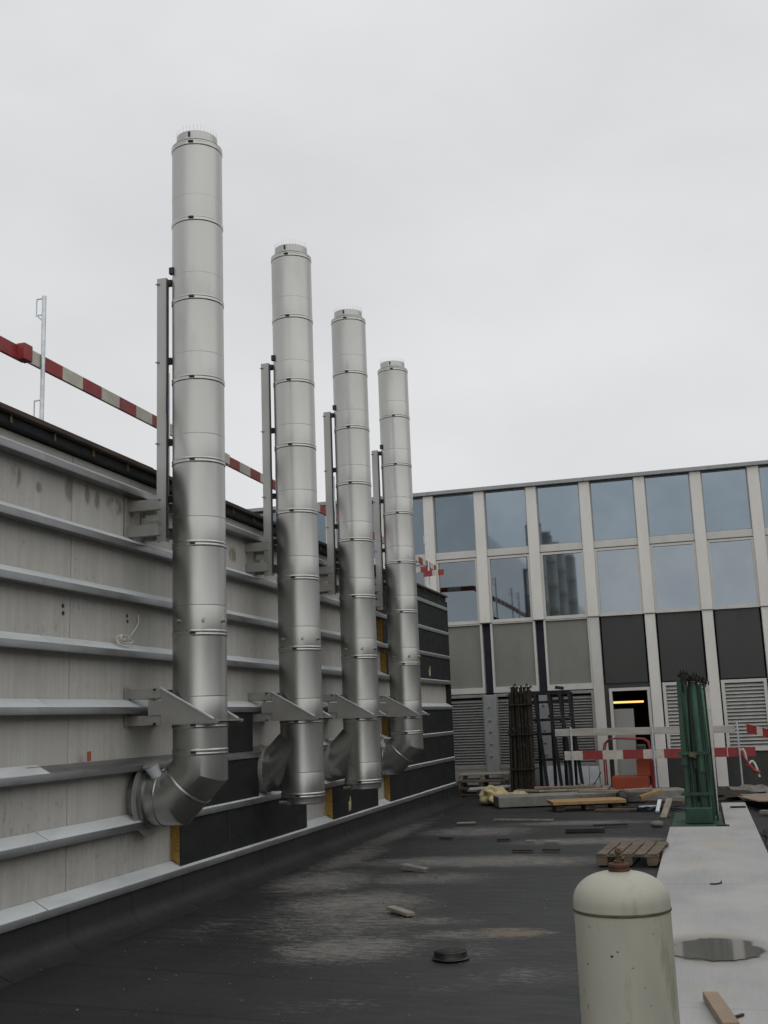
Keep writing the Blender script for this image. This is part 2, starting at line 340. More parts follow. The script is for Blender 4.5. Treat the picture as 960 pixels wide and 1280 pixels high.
# deck as a fine sheet with faint ponding hollows and lapped strips 1 m wide
mb = MB(); nx, ny = 60, 200
X0, X1, Y0, Y1 = -4.97, 14.0, -14.0, 25.4
from mathutils import noise as mn
def deck_z(x, y):
    lap = ((y*1.0 + 0.06*x) % 1.0)
    return .010*mn.noise(Vector((x*.45, y*.45, 3))) + (.006 if lap < .08 else 0) - .012
ys = [-14+i*.5 for i in range(32)] + [2+i*.04 for i in range(586)]
xs = [X0+(X1-X0)*(i/nx)**1.6 for i in range(nx+1)]
for y in ys:
    for x in xs: mb.v.append(Vector((x, y, deck_z(x, y))))
for j in range(len(ys)-1):
    for i in range(nx):
        a = j*(nx+1)+i; mb.f.append((a, a+1, a+nx+2, a+nx+1)); mb.mi.append(0)
tag(mb.build('roof_deck', 'deck_bitumen', sharp=60), kind='structure')
# slab walkway
walk = MB().box((-.55, -6, -.05), (.55, 19.8, .03)).build('walkway', 'facing_felt'); tag(walk, kind='structure')
ORG['walkway'] = Vector((0, 0, 0))
zt = .07
for (a, b, x0, x1) in ((1.6, 6.587, -.57, .565), (6.60, 10.985, -.57, .565), (11.0, 16.07, -.57, .565), (16.08, 19.93, .175, .565), (-4, 1.59, -.57, .565)):
    MB().box((x0, a, -.02), (x1, b, zt+random.uniform(-.002, .002))).build('walkway_slab', 'slab_concrete', walk, bevel=.004)
mb = MB(); pts = []
for i in range(48):
    t = 2*math.pi*i/48; k = 1+.07*math.sin(3*t+1)+.05*math.sin(5*t)+.03*math.sin(9*t)+.02*math.sin(17*t)
    pts.append((-.06+.44*math.cos(t)*k, 8.13+.52*math.sin(t)*k))
mb.add([(x, y, zt+.0055) for x, y in pts], [tuple(range(48))])
tag(mb.build('puddle', 'puddle_water'), kind='structure')

# ---------------------------------------------------------------- left wall
wall = thing('concrete_wall', (XC, 0, 0), 'long bare concrete wall with galvanised rails and black insulation panels', 'wall')
ZR = [.29, .80, 1.31, 1.82, 2.325, 2.835, 3.325, 3.84]
cut = [WY0, 4.5, 8.1, 11.7, 15.3, 18.9, WY1]
for a, b in zip(cut, cut[1:]):
    MB().box((XC-.24, a+.005, .02), (XC+random.uniform(-.0015, .0015), b-.005, 4.04)).build('concrete_panel', 'wall_concrete', wall, bevel=.006)
MB().box((XC-.25, WY0, .0), (XC-.02, WY1-.01, 4.0)).build('wall_core', 'wall_concrete', wall)
MB().box((XC-.02, WY1+.001, .02), (XC+.11, WY1+.012, 4.04)).build('end_strip', 'facing_felt', wall)
for k, z in enumerate(ZR):
    segs = [WY0, 1.5, 7.45, 13.42, 19.4, WY1-.02]
    for a, b in zip(segs, segs[1:]):
        j = random.uniform(-.003, .003)
        d = .03 if (k == 2 and a == 7.45) else 0
        pr = [(XC+.0005, z+.003), (XR+j, z), (XR+j, z+.06), (XC+.004+d, z+.128-d*.4), (XC+.0005, z+.128-d*.4)]
        rl = MB().prism(pr, 'y', a+.002, b-.002).build('rail', 'galvanised', wall, bevel=.003)
        if d == 0:
            o_ = .0022; a2 = a+.004+(.0 if a == WY0 else .2); x1_, z1_, x2_, z2_ = XR+j, z+.06, XC+.004, z+.128
            MB().prism([(x1_-.001, z1_+.0005), (x1_-.002, z1_+.004), (x2_+.001, z2_+.003), (x2_+.001, z2_+.0002)], 'y', a2, b+.19 if b < 22 else b-.004).build('flashing_strip', 'flashing', rl)
# insulation panels: black facing over a yellow wool core whose open edge shows
def insul(r, a, b, split=()):
    z0 = ZR[r]+.064; z1 = (ZR[r+1] if r < 7 else 4.04)-.004
    e = [a]+list(split)+[b]
    for p, q in zip(e, e[1:]):
        xf = -4.952+random.uniform(-.006, .003)
        c = MB().box((xf-.006, p+.004, z0), (xf, q-.004, z1)).build('insulation_panel', 'facing_felt', wall, bevel=.003)
        MB().prism([(XC+.002, z0+.07), (XC+.04, z0+.07), (xf-.0065, z0+.004), (xf-.0065, z1-.003), (XC+.002, z1-.003)], 'y', p+.002, q-.006).build('insulation_core', 'mineral_wool', c)
insul(0, 9.92, 13.48, (11.1,)); insul(0, 14.5, 16.72, (15.6,)); insul(0, 17.40, WY1, (19.67,))
insul(1, 9.95, 11.91); insul(1, 14.6, 16.4); insul(1, 17.41, WY1, (19.67,))
insul(2, 10.3, 11.76); insul(2, 17.41, WY1, (19.67,)); insul(4, 17.46, WY1-.03, (19.67,)); insul(5, 17.3, WY1, (19.67,)); insul(6, 17.3, WY1, (19.67,)); insul(7, 18.2, WY1)
# torn facing with wool showing
for (y, z) in ((20.45, 2.55), (15.25, .52)):
    pts = [(y-.06, z-.10), (y+.03, z-.09), (y+.05, z+.0), (y+.02, z+.10), (y-.02, z+.03), (y-.07, z+.02)]
    MB().prism(pts, 'x', -4.953, -4.944).build('torn_flap', 'sack_yellow', wall)
# upstand membrane and its cove at the foot
MB().prism([(XC-.2, -.04), (XC+.34, -.02), (XC+.26, .004), (XC+.19, .028), (XC+.145, .06), (XC+.118, .10), (XC+.108, .15), (XC+.10, ZR[0]-.002), (XC-.2, ZR[0]-.002)], 'y', WY0, WY1+.3).build('upstand', 'deck_bitumen', wall, sharp=60)
# roof edge: hanging felt, edge board, small brass clips
MB().box((XC-.26, WY0, 4.05), (XC+.085, WY1, 4.125)).build('edge_felt', 'facing_felt', wall)
for a, b in ((WY0, 5.2), (5.2, 9.3), (9.3, 13.3), (13.3, 17.4), (17.4, WY1)):
    MB().box((XC-.3, a+.003, 4.127), (XC+.135+random.uniform(-.006, .006), b-.003, 4.165+random.uniform(0, .006))).build('edge_board', 'timber_dark', wall, bevel=.004)
y = 5.85
clip = None
while y < 22:
    if clip is None:
        clip = MB().box((-.010, -.008, -.026), (.005, .008, .030)); clip.box((-.012, -.011, -.03), (.008, .011, -.020)); clip.org = Vector((0, 0, 0)); co = clip.build('clip', 'brass'); co.parent = wall
        c = co
    else: c = co.copy(); COL.objects.link(c)
    c.location = (.096, y, 4.092); y += .605
# upper roof behind the wall
tag(MB().box((-18, WY0, 3.6), (XC-.31, WY1, 4.0)).build('upper_roof', 'roof_bitumen'), kind='structure')
# drilled tie holes and plugs
for (yy, z) in ((7.98, 2.72), (7.985, 2.66), (9.05, 2.72), (9.06, 2.67), (12.9, 2.6), (10.4, 2.1), (6.2, 2.6)):
    MB().tube([(XC+.001, yy, z), (XC+.004, yy, z)], .018, 10).build('tie_hole', 'dark_fitting', wall)

# ---------------------------------------------------------------- chimneys
CH = [(-4.45, 9.32), (-4.50, 12.13), (-4.50, 14.48), (-4.52, 16.97)]
BANDS = [2.53, 3.36, 4.16, 4.97, 5.78, 6.60, 7.41]
RAD = .25
def clamp_band(t, x, y, z):
    b = MB().lathe([(RAD, -.030), (RAD+.0035, -.026), (RAD+.0065, -.018), (RAD+.0065, -.012), (RAD+.0038, -.006), (RAD+.0038, .006), (RAD+.0065, .012), (RAD+.0065, .018), (RAD+.0035, .026), (RAD, .030)], (x, y, z), 64).build('clamp_band', 'stainless_band', t, sharp=75)
    a = math.atan2(-y, -x) - R(14)
    lx, ly = x+(RAD+.014)*math.cos(a), y+(RAD+.014)*math.sin(a)
    MB().obox((lx, ly, z), (.014, .05, .018), (0, 0, a)).build('latch', 'dark_fitting', b)
def chimney(i, label, tee):
    x, y = CH[i]; t = thing('chimney', (x, y, 0.8), label, 'chimney', 'row of four steel chimneys along the wall')
    lows = [.87, 1.70] if tee else [1.46, 1.70]
    zs = ([.87] if tee else []) + ([1.46, 1.70] if not tee else [1.70]) + BANDS
    for a, b in zip(zs, zs[1:]):
        pr = [(RAD, a+.012)]
        if b-a > .5:
            q = a+.255
            pr += [(RAD, q-.004), (RAD-.0008, q-.002), (RAD+.0012, q+.001), (RAD+.0002, q+.005)]
        pr += [(RAD, b-.012)]
        MB().lathe(pr, (x, y, 0), 64).build('pipe_section', 'stainless', t, sharp=60)
    for z in zs: clamp_band(t, x, y, z)
    MB().lathe([(RAD+.004, 7.44), (RAD-.01, 7.452), (.205, 7.475)], (x, y, 0), 64).build('top_cone', 'stainless_band', t)
    MB().lathe([(.205, 7.470), (.205, 7.56), (.197, 7.56), (.197, 7.47), (0.0, 7.47)], (x, y, 0), 48).build('crown_collar', 'stainless', t)
    a = math.atan2(-y, -x)-R(22)
    MB().obox((x+.208*math.cos(a), y+.208*math.sin(a), 7.52), (.012, .022, .05), (0, 0, a)).build('collar_clip', 'dark_fitting', t)
    s = MB()
    for k in range(34):
        an = 2*math.pi*k/34
        s.tube([(x+.2*math.cos(an), y+.2*math.sin(an), 7.545), (x+.205*math.cos(an), y+.205*math.sin(an), 7.625)], .0022, 4)
    s.build('bird_spikes', 'galvanised_tube', t)
    for da in (-48, 8, 60, 150):
        a = math.atan2(-y, -x)+R(da)
        p = Vector((x+RAD*math.cos(a), y+RAD*math.sin(a), 2.645)); q = p+Vector((math.cos(a), math.sin(a), 0))*.03
        MB().tube([p, q], .017, 10).build('lifting_lug', 'stainless_band', t)
    if not tee:
        ax = 1.06
        pts = [(x, y, 1.45), (x, y, ax+.24), (x-.12, y, ax+.12)]
        MB().tube(pts, RAD, 64).build('elbow_section', 'stainless', t, sharp=15)
        MB().tube([(x-.12, y, ax+.12), (x-.24, y, ax), (x-.36, y, ax)], RAD, 64).build('elbow_section', 'stainless', t, sharp=15)
        MB().tube([(x-.36, y, ax), (XC-.02, y, ax)], RAD-.003, 64).build('outlet_section', 'stainless', t)
        MB().tube([(x-.108, y, ax+.132), (x-.116, y, ax+.124), (x-.124, y, ax+.116), (x-.132, y, ax+.108)], [RAD+.002, RAD+.009, RAD+.009, RAD+.002], 64).build('elbow_seam', 'stainless_band', t)
        MB().tube([(x-.345, y, ax), (x-.352, y, ax), (x-.36, y, ax), (x-.367, y, ax)], [RAD+.001, RAD+.008, RAD+.008, RAD+.001], 64).build('elbow_seam', 'stainless_band', t)
        MB().tube([(XC+.098, y, ax), (XC+.102, y, ax), (XC+.106, y, ax)], [.345, .345, .345], 56).build('wall_collar', 'steel_plate', t, bevel=0)
        MB().tube([(XC+.15, y, ax), (XC+.01, y, ax)], .275, 48).build('wall_sleeve', 'galvanised', t)
        d = Vector((-.30, -.42, .85)).normalized(); p = Vector((x-.37, y-.12, ax+.185))
        MB().tube([p-d*.03, p+d*.05], [.05, .052], 28).build('inspection_stub', 'foam_white', t)
        MB().tube([p+d*.05, p+d*.13], [.052, .068], 28).build('stub_cap', 'foam_white', t)
        MB().tube([p+d*.131, p+d*.15], [.075, .075], 28).build('stub_rim', 'steel_plate', t, bevel=.004)
    else:
        ax = 1.16
        MB().lathe([(RAD, .858), (RAD-.004, .85), (RAD-.004, .78), (RAD-.02, .77), (.0, .765)], (x, y, 0), 64).build('end_cap', 'stainless', t)
        MB().tube([(x-.02, y, ax+.30), (x-.32, y, ax), (XC-.02, y, ax)], RAD-.002, 64).build('branch_section', 'stainless', t, sharp=15)
        MB().tube([(XC+.040, y, ax), (XC+.047, y, ax)], .29, 48).build('wall_collar', 'steel_plate', t)
        MB().tube([(XC+.15, y, ax), (XC+.01, y, ax)], .262, 48).build('wall_sleeve', 'steel_plate', t)
        MB().tube([(x-.10, y-.24, .80), (x-.20, y-.24, .80)], .022, 12).build('drain_stub', 'stainless_band', t)
    return t
c0 = chimney(0, 'tallest looking steel chimney, nearest one, its foot bending into the wall', False)
c1 = chimney(1, 'second steel chimney from the front, standing on a capped straight foot', True)
def off(i, j): return (CH[j][0]-CH[i][0], CH[j][1]-CH[i][1], 0)
copy_tree(c1, None, off(1, 2), 'third steel chimney from the front, with a capped straight foot')
copy_tree(c0, None, off(0, 3), 'farthest and smallest looking steel chimney, foot bending into the wall')

# lower brackets
def bracket(i, label):
    x, y = CH[i]; t = thing('chimney_bracket', (XC, y, 1.7), label, 'bracket', 'brackets carrying the four chimneys')
    for sgn in (-1, 1):
        yy = y+sgn*.272
        pl = [(x-.40, 1.79), (x-.33, 1.79), (x-.33, 1.745), (x-.30, 1.712), (x+.28, 1.712), (x+.28, 1.722), (x+.20, 1.74), (x-.255, 2.045), (x-.33, 2.045), (x-.33, 1.93), (x-.40, 1.93)]
        pl = [(x-.255, 2.045), (x-.255, 1.93), (x-.385, 1.93), (x-.385, 1.80), (x-.255, 1.80), (x-.255, 1.712), (x+.30, 1.712), (x+.315, 1.73), (x+.30, 1.745), (x+.255, 1.75)]
        MB().prism(pl, 'y', yy-.004, yy+.004).build('gusset_plate', 'steel_plate', t)
        # folded flange on the slope, pale colour stands in for caught sky light
        MB().beam((x-.262, yy, 2.046), (x+.262, yy, 1.750), .026, .013).build('gusset_flange', 'flashing', t)
        for z0, z1 in ((1.955, 2.042), (1.714, 1.80)):
            MB().prism([(yy-sgn*.006, z0), (yy-sgn*.006, z1), (yy-sgn*.07, z1), (yy-sgn*.07, z1-.006), (yy-sgn*.012, z1-.006), (yy-sgn*.012, z0+.006), (yy-sgn*.07, z0+.006), (yy-sgn*.07, z0)], 'x', XC+.018, x-.262).build('arm', 'steel_plate', t)
        for bx, bz in ((x-.32, 2.03), (x-.32, 1.725)):
            MB().tube([(bx, yy-sgn*.002, bz), (bx, yy+sgn*.016, bz)], .011, 6).build('bolt', 'dark_fitting', t)
        MB().box((XC+.008, yy-.05, 1.70), (XC+.017, yy+.05, 2.06)).build('wall_plate', 'steel_plate', t, bevel=.002)
    MB().box((x-.27, y-.266, 1.728), (x+.30, y+.266, 1.736)).build('shelf_plate', 'steel_plate', t)
    return t
ords = ['nearest', 'second', 'third', 'farthest']
b0 = bracket(0, 'triangular steel bracket under the nearest chimney, above the pipe elbow')
copy_tree(b0, None, off(0, 1), 'triangular steel bracket holding the second chimney from the front')
copy_tree(b0, None, off(0, 2), 'triangular steel bracket holding the third chimney from the front')
copy_tree(b0, None, off(0, 3), 'triangular steel bracket holding the farthest, smallest looking chimney')
# upper posts with arms, clamps and conduit
def post(i, label):
    x, y = CH[i]; yp = y-.09; t = thing('support_post', (x-.34, yp, 3.45), label, 'steel post', 'flat steel posts behind the chimneys')
    px = x-.335
    MB().prism([(px-.05, yp-.03), (px+.05, yp-.03), (px+.05, yp+.03), (px+.044, yp+.03), (px+.044, yp-.024), (px-.044, yp-.024), (px-.044, yp+.03), (px-.05, yp+.03)], 'z', 3.42, 6.07).build('post_channel', 'post_steel', t)
    for k, z in enumerate((6.03, 5.22, 4.40, 3.84)):
        MB().box((px+.051, yp-.02, z-.045), (x-.235, yp+.02, z+.02)).build('clamp', 'dark_fitting', t, bevel=.004)
        MB().tube([(px-.06, yp-.036, z-.02), (px-.02, yp-.036, z-.02)], .008, 6).build('bolt', 'steel_plate', t)
    MB().tube([(x-.262, yp-.05, 6.02), (x-.262, yp-.05, 5.2), (x-.268, yp-.05, 4.7), (x-.258, yp-.05, 4.55), (x-.264, yp-.05, 4.4), (x-.262, yp-.05, 3.45)], .010, 8).build('conduit', 'dark_fitting', t)
    MB().box((x-.222, yp-.10, 6.07), (x-.172, yp-.06, 6.14)).build('sensor_box', 'dark_fitting', t, bevel=.004)
    for sgn in (-1, 1):
        yy = y-.13+sgn*.16
        for z0, z1 in ((3.70, 3.80), (3.455, 3.56)):
            MB().prism([(yy-sgn*.0, z0), (yy-sgn*.0, z1), (yy-sgn*.06, z1), (yy-sgn*.06, z1-.007), (yy-sgn*.007, z1-.007), (yy-sgn*.007, z0+.007), (yy-sgn*.06, z0+.007), (yy-sgn*.06, z0)], 'x', XC+.018, px+.06).build('arm', 'steel_plate', t)
        MB().box((XC+.008, yy-.06, 3.43), (XC+.017, yy+.06, 3.83)).build('wall_plate', 'steel_plate', t, bevel=.002)
    MB().box((px-.10, y-.24, 3.60), (px+.045, y-.232, 3.66)).build('tie_plate', 'steel_plate', t)
    return t
p0 = post(0, 'flat steel post on wall arms behind the nearest chimney')
for j, l in ((1, 'flat steel post on wall arms behind the second chimney'), (2, 'flat steel post on wall arms behind the third chimney'), (3, 'flat steel post on wall arms behind the farthest chimney')):
    copy_tree(p0, None, off(0, j), l)

# ---------------------------------------------------------------- barrier on top of the wall
def gpost(x, y, z0, z1, label, group, dirx=-1, name='barrier_post', loops=True):
    t = thing(name, (x, y, z0), label, 'barrier post', group)
    MB().tube([(x, y, z0), (x, y, z1)], .019, 12).build('tube', 'galvanised_tube', t)
    if loops:
        for za, zb in ((z1-.02, z1-.17), (z0+.34, z0+.1)):
            d = dirx*.075
            MB().tube([(x, y, za), (x+d, y, za), (x+d, y, zb), (x, y, zb)], .007, 6).build('hook_loop', 'galvanised_tube', t)
        MB().tube([(x+dirx*.07, y, z1-.17), (x, y, z1-.24)], .006, 6).build('hook_brace', 'galvanised_tube', t)
    MB().box((x-.06, y-.06, z0), (x+.06, y+.06, z0+.012)).build('foot_plate', 'galvanised_tube', t)
    return t
XB = -5.30
names = ['standing alone at the left edge', 'hidden behind the nearest chimney', 'hidden behind the second chimney', 'behind the third chimney, nearer one', 'behind the third chimney, farther one', 'behind the farthest chimney', 'at the far wall end']
gp = None
yps = [7.9, 10.25, 13.6, 15.85, 17.2, 20.0, 22.0]
for yp, nm in zip(yps, names):
    lab = 'galvanised barrier post on the wall top ' + nm
    if gp is None: gp = gpost(XB+.05, yp, 4.17, 5.46, lab, 'barrier posts along the wall top')
    else: copy_tree(gp, None, (0, yp-7.9, 0), lab)
def striped(name, p0, p1, h, th, edges, label, group, first='red'):
    """board from p0 to p1 (bottom edge), painted in alternating bands that break at the given fractions"""
    p0, p1 = Vector(p0), Vector(p1); d = p1-p0; n = Vector((-d.y, d.x, 0)).normalized()*th; u = Vector((0, 0, h))
    e = [0]+list(edges)+[1]; mb = MB()
    for k in range(len(e)-1):
        a, b = p0+d*e[k], p0+d*e[k+1]
        q = [a, b, b+n, a+n]; mi = k % 2 if first == 'red' else (k+1) % 2
        fs = [(0, 1, 5, 4), (2, 3, 7, 6), (3, 2, 1, 0), (4, 5, 6, 7)]
        if k == 0: fs.append((0, 4, 7, 3))
        if k == len(e)-2: fs.append((1, 2, 6, 5))
        mb.add(q+[v+u for v in q], fs, mi)
    return solo(mb, name, ['paint_red', 'paint_white'], p0, label, 'barrier board', group)
def fr(a, b, pos): return [(p-a)/(b-a) for p in pos if a < p < b]
marks = [8.24+.3365*k for k in range(-14, 46)]
def wb(a, b, z, lab, x=XB, red=False):
    ps = [] if red else fr(a, b, marks); k = 0
    if not red:
        k = len([m for m in marks if m <= a])
    return striped('barrier_board', (x, a, z), (x, b, z+.0), .122, .03, ps, lab, 'red and white boards on the wall top', 'red' if k % 2 == 0 else 'white')
wb(3.2, 7.72, 4.80, 'plain dull red barrier board at the left edge of the wall top', x=XB-.005, red=True)
wb(7.62, 11.9, 4.80, 'red and white barrier board left of the nearest chimney', x=XB+.032)
wb(11.8, 16.0, 4.80, 'red and white barrier board seen between nearest and second chimney', x=XB)
wb(15.9, 19.7, 4.80, 'red and white barrier board between second and third chimney', x=XB+.032)
wb(19.6, 22.9, 4.80, 'red and white barrier board ending right of the farthest chimney', x=XB)
striped('barrier_board', (XB+.05, 21.6, 4.52), (XB+.35, 22.1, 4.60), .12, .03, [.4, .7], 'short red and white board stub hanging at the wall end', 'red and white boards on the wall top')
striped('barrier_board', (XB-.02, 22.97, 4.80), (XB-3.4, 22.97, 4.80), .122, .03, [k/10 for k in range(1, 10)], 'red and white barrier board turning the far corner of the wall top', 'red and white boards on the wall top')
# sleeve at the overlap
solo(MB().box((XB-.012, 7.60, 4.79), (XB+.07, 7.72, 4.933)), 'board_sleeve', 'paint_red', (XB, 7.66, 4.88), 'red sleeve joining two barrier boards beside the wall post', 'board sleeve', bevel=.004)
# white wire scrap on the rail, orange tag
w_ = []
for k in range(40):
    t = k/39*2*math.pi*2.6
    w_.append((-4.975+.02*math.sin(t*1.3), 8.86+.13*math.cos(t)*(1-.25*k/39)+.0*k, 2.475+.035*math.sin(t)+.02*math.sin(t*.5)))
w_ += [(-5.0, 8.98, 2.50), (-5.02, 9.08, 2.56), (-5.02, 9.16, 2.62), (-5.03, 9.22, 2.68), (-5.03, 9.21, 2.74)]
solo(MB().tube(w_, .006, 6), 'wire_scrap', 'wire_white', (-4.98, 8.9, 2.47), 'tangled white wire scrap hanging over a wall rail', 'wire')
solo(MB().obox((-4.985, 8.30, 1.475), (.02, .05, .08), (.1, 0, .2)), 'paper_tag', 'tag_orange', (-4.98, 8.3, 1.43), 'tiny orange tag stuck on the wall rail', 'tag', bevel=.002)

# ---------------------------------------------------------------- facade
YF = 25.0
bld = thing('office_building', (0, YF, 0), 'white framed office block with blue grey windows behind the roof', 'building')
P = 1.24; C0 = -4.66
def cx(k): return C0+P*k
K0, K1 = -7, 7
zcap = 6.88
# body with an opening behind the door bay
MB().box((cx(K0), YF+.3, -16), (-2.05, YF+14, 6.95)).build('body_wall', 'gap_dark', bld)
MB().box((-.95, YF+.3, -16), (cx(K1), YF+14, 6.95)).build('body_wall', 'gap_dark', bld)
MB().box((-2.049, YF+.3, 2.3), (-.951, YF+14, 6.95)).build('body_wall', 'gap_dark', bld)
MB().box((-2.049, YF+3.5, -16), (-.951, YF+14, 2.299)).build('room_back', 'room_dark', bld)
MB().box((-2.06, YF+.02, -.3), (-.94, YF+3.6, -.004)).build('room_floor', 'room_dark', bld)
for xx in (-2.048, -.962): MB().box((xx, YF+.31, 0), (xx+.01, YF+3.5, 2.299)).build('room_side', 'room_dark', bld)
lm = MB().box((-2.02, YF+1.1, 1.83), (-1.28, YF+1.17, 1.875)).build('tube_lamp', 'tube_light', bld)
tag(lm, 'lit yellow tube lamp inside the doorway')
for a in range(K0, K1, 3):
    MB().box((cx(a), YF-.14, 6.90), (min(cx(a+3), cx(K1))-.004, YF+.4, 6.99)).build('parapet_cap', 'column_grey', bld, bevel=.006)
def frame(x0, x1, z0, z1, w, y0, y1, m, name, parent=bld, wt=None, wb_=None):
    wt = wt or w; wb_ = wb_ or w
    mb = MB()
    mb.box((x0, y0, z0), (x0+w, y1, z1)); mb.box((x1-w, y0, z0), (x1, y1, z1))
    mb.box((x0+w, y0+.001, z1-wt), (x1-w, y1-.001, z1)); mb.box((x0+w, y0+.001, z0), (x1-w, y1-.001, z0+wb_))
    return mb.build(name, m, parent)
def tilt_pane(x0, x1, z0, z1, y, par, m='blue_glass'):
    # every pane sits a hair out of plane, as glass does
    a = random.uniform(-.0022, .0022); b = random.uniform(-.0022, .0022)
    mb = MB().box((x0, y, z0), (x1, y+.012, z1))
    for v in mb.v: v.y += (v.x-(x0+x1)/2)*a*2 + (v.z-(z0+z1)/2)*b*2
    return mb.build('pane', m, par)
slat_me = {}
def louvre(x0, x1, z0, z1, pitch):
    f = frame(x0, x1, z0, z1, .07, YF+.0, YF+.12, 'frame_white' if pitch > .07 else 'louvre_grey', 'louvre')
    n = int((z1-z0-.14)/pitch); x0 += .071; x1 -= .071
    first = None
    for k in range(n):
        z = z0+.07+pitch*(k+.5)
        if first is None:
            key = round(pitch, 3)
            h = pitch*.46
            first = MB().add([(x0, YF+.015, z-h), (x1, YF+.015, z-h), (x1, YF+.085, z+h), (x0, YF+.085, z+h), (x0, YF+.021, z-h-.004), (x1, YF+.021, z-h-.004), (x1, YF+.091, z+h-.004), (x0, YF+.091, z+h-.004)],
                             [(0, 1, 2, 3), (7, 6, 5, 4), (0, 4, 5, 1), (2, 6, 7, 3), (0, 3, 7, 4), (1, 5, 6, 2)]).build('slat', 'louvre_light' if pitch > .07 else 'louvre_grey', f)
        else:
            c = first.copy(); COL.objects.link(c); c.location = (0, 0, pitch*k)
    return f
for k in range(K0, K1+1):
    c = cx(k)
    MB().box((c-.125, YF-.07, 3.775), (c+.125, YF+.29, 6.899)).build('pilaster', 'white_coat', bld, bevel=.012)
    if k < K1:
        x0, x1 = c+.127, c+P-.127
        wdw = frame(x0, x1, 5.50, 6.89, .022, YF+.015, YF+.1, 'column_grey', 'window')
        tilt_pane(x0+.022, x1-.022, 5.522, 6.868, YF+.05, wdw)
        MB().box((x0, YF-.02, 5.335), (x1, YF+.2, 5.498)).build('transom', 'frame_white', bld, bevel=.01)
        wdw = frame(x0, x1, 3.775, 5.32, .05, YF-.01, YF+.1, 'frame_white', 'window', wb_=.075)
        tilt_pane(x0+.05, x1-.05, 3.85, 5.27, YF+.04, wdw, 'grey_glass')
        left = k <= 1
        if left:
            f = frame(x0-.03, x1+.03, 2.17, 3.765, .05, YF-.005, YF+.15, 'frame_white', 'spandrel_frame', wb_=.13, wt=.02)
            MB().box((x0+.021, YF+.05, 2.301), (x1-.021, YF+.08, 3.744)).build('spandrel_panel', 'spandrel_grey', f)
            if k >= -1: louvre(x0-.02, x1+.02, .47, 2.15, .062)
            MB().box((x0-.02, YF+.01, -.02), (x1+.02, YF+.12, .465)).build('plinth_panel', 'louvre_grey', bld)
        else:
            MB().box((x0+.03, YF+.06, 2.27), (x1-.03, YF+.09, 3.77)).build('spandrel_panel', 'spandrel_dark', bld)
            if k == 2:
                f = frame(x0+.09, x1-.0, .0, 2.16, .065, YF+.02, YF+.2, 'frame_white', 'door_frame', wb_=.03)
                MB().box((x0-.005, YF+.1, 0), (x0+.088, YF+.14, 2.26)).build('door_side_panel', 'spandrel_dark', bld)
                MB().box((x0+.09, YF+.1, 2.162), (x1+.0, YF+.14, 2.26)).build('door_head_panel', 'spandrel_dark', bld)
            else:
                louvre(x0+.02, x1-.02, .72, 2.24, .076)
                MB().box((x0, YF+.06, -.02), (x1, YF+.12, .70)).build('plinth_panel', 'spandrel_dark', bld)
    if k <= 1:
        MB().box((c-.10, YF+.16, 2.17), (c+.10, YF+.2, 3.77)).build('open_slot', 'gap_dark', bld)
        cp_ = MB().box((c-.145, YF-.03, -.02), (c+.145, YF+.16, 2.13)).build('cover_plate', 'column_grey', bld, bevel=.008)
        for z in (.75, 1.02, 1.3, 1.55, 1.85):
            MB().tube([(c-.02, YF-.029, z), (c-.02, YF-.05, z-.01)], .03, 10).build('bolt', 'steel_plate', cp_)
    else:
        MB().box((c-.115, YF-.03, -.02), (c+.115, YF+.25, 3.772)).build('lower_pilaster', 'white_coat' if k > 2 else 'frame_white', bld, bevel=.015)
# grey panel standing in the doorway
solo(MB().box((-1.94, YF+.22, .005), (-1.47, YF+.26, 1.70)), 'grey_panel', 'panel_grey', (-1.7, YF+.24, 0), 'pale grey panel standing upright in the lit doorway', 'panel', bevel=.004)

# neighbouring blocks beyond the right edge and behind the camera, mirrored in the steel pipes
for (x0, y0, x1, y1, top, lab) in ((24, -34, 40, 52, 8.6, 'long grey office block beyond the right edge, mirrored in the steel'), (-30, -52, 8, -38, 6.5, 'low grey office block behind the viewer, mirrored in the steel')):
    b = thing('city_block', ((x0+x1)/2, (y0+y1)/2, -16), lab, 'building')
    MB().box((x0, y0, -16), (x1, y1, top)).build('body_wall', 'block_grey', b)
    MB().box((x0-.3, y0-.3, top+.002), (x1+.3, y1+.3, top+.5)).build('parapet', 'column_grey', b)
    for k in range(7): MB().box((x0-.12, y0-.12, -14.2+k*3.3), (x1+.12, y1+.12, -12.4+k*3.3)).build('window_band', 'block_glass', b)

# ---------------------------------------------------------------- site fence in front of the facade
YB = 23.6
xs_ = [-2.70, -1.03, -.24, .655]
gpf = None
for x, l in zip(xs_, ('in front of the blue black racks', 'in front of the lit doorway', 'hidden behind the green props', 'beside the right louvre')):
    lab = 'thin galvanised fence post ' + l
    if gpf is None: gpf = gpost(x, YB-.04, 0, 1.36, lab, 'posts of the site fence', name='fence_post', loops=False)
    else: copy_tree(gpf, None, (x+2.70, 0, 0), lab)
def ztop(x): return 0
xa, xb = -2.87, .965
edges = [(-2.49-xa)/(xb-xa)] + [((-2.49+.415*k)-xa)/(xb-xa) for k in range(1, 8)] + [(.43-xa-.0)/(xb-xa)]
edges = sorted(e for e in set(edges) if 0 < e < 1)
striped('fence_board', (xa, YB, .68), (xb, YB, .665), .185, .03, edges, 'lower red and white fence board in front of the doorway', 'boards of the site fence', 'white')
t = MB().obox(((-3.03+.6)/2, YB+.015, 1.235), (3.65, .03, .15), (0, R(.6), 0))
solo(t, 'fence_board', 'board_pale', (-1.2, YB, 1.16), 'upper pale grey fence board across the doorway', 'fence board', 'boards of the site fence', bevel=.004)
striped('fence_board', (.83, YB-.1, 1.14), (1.25, YB-.3, 1.02), .17, .03, [.45, .7], 'tilted red and white board end right of the louvre', 'boards of the site fence')
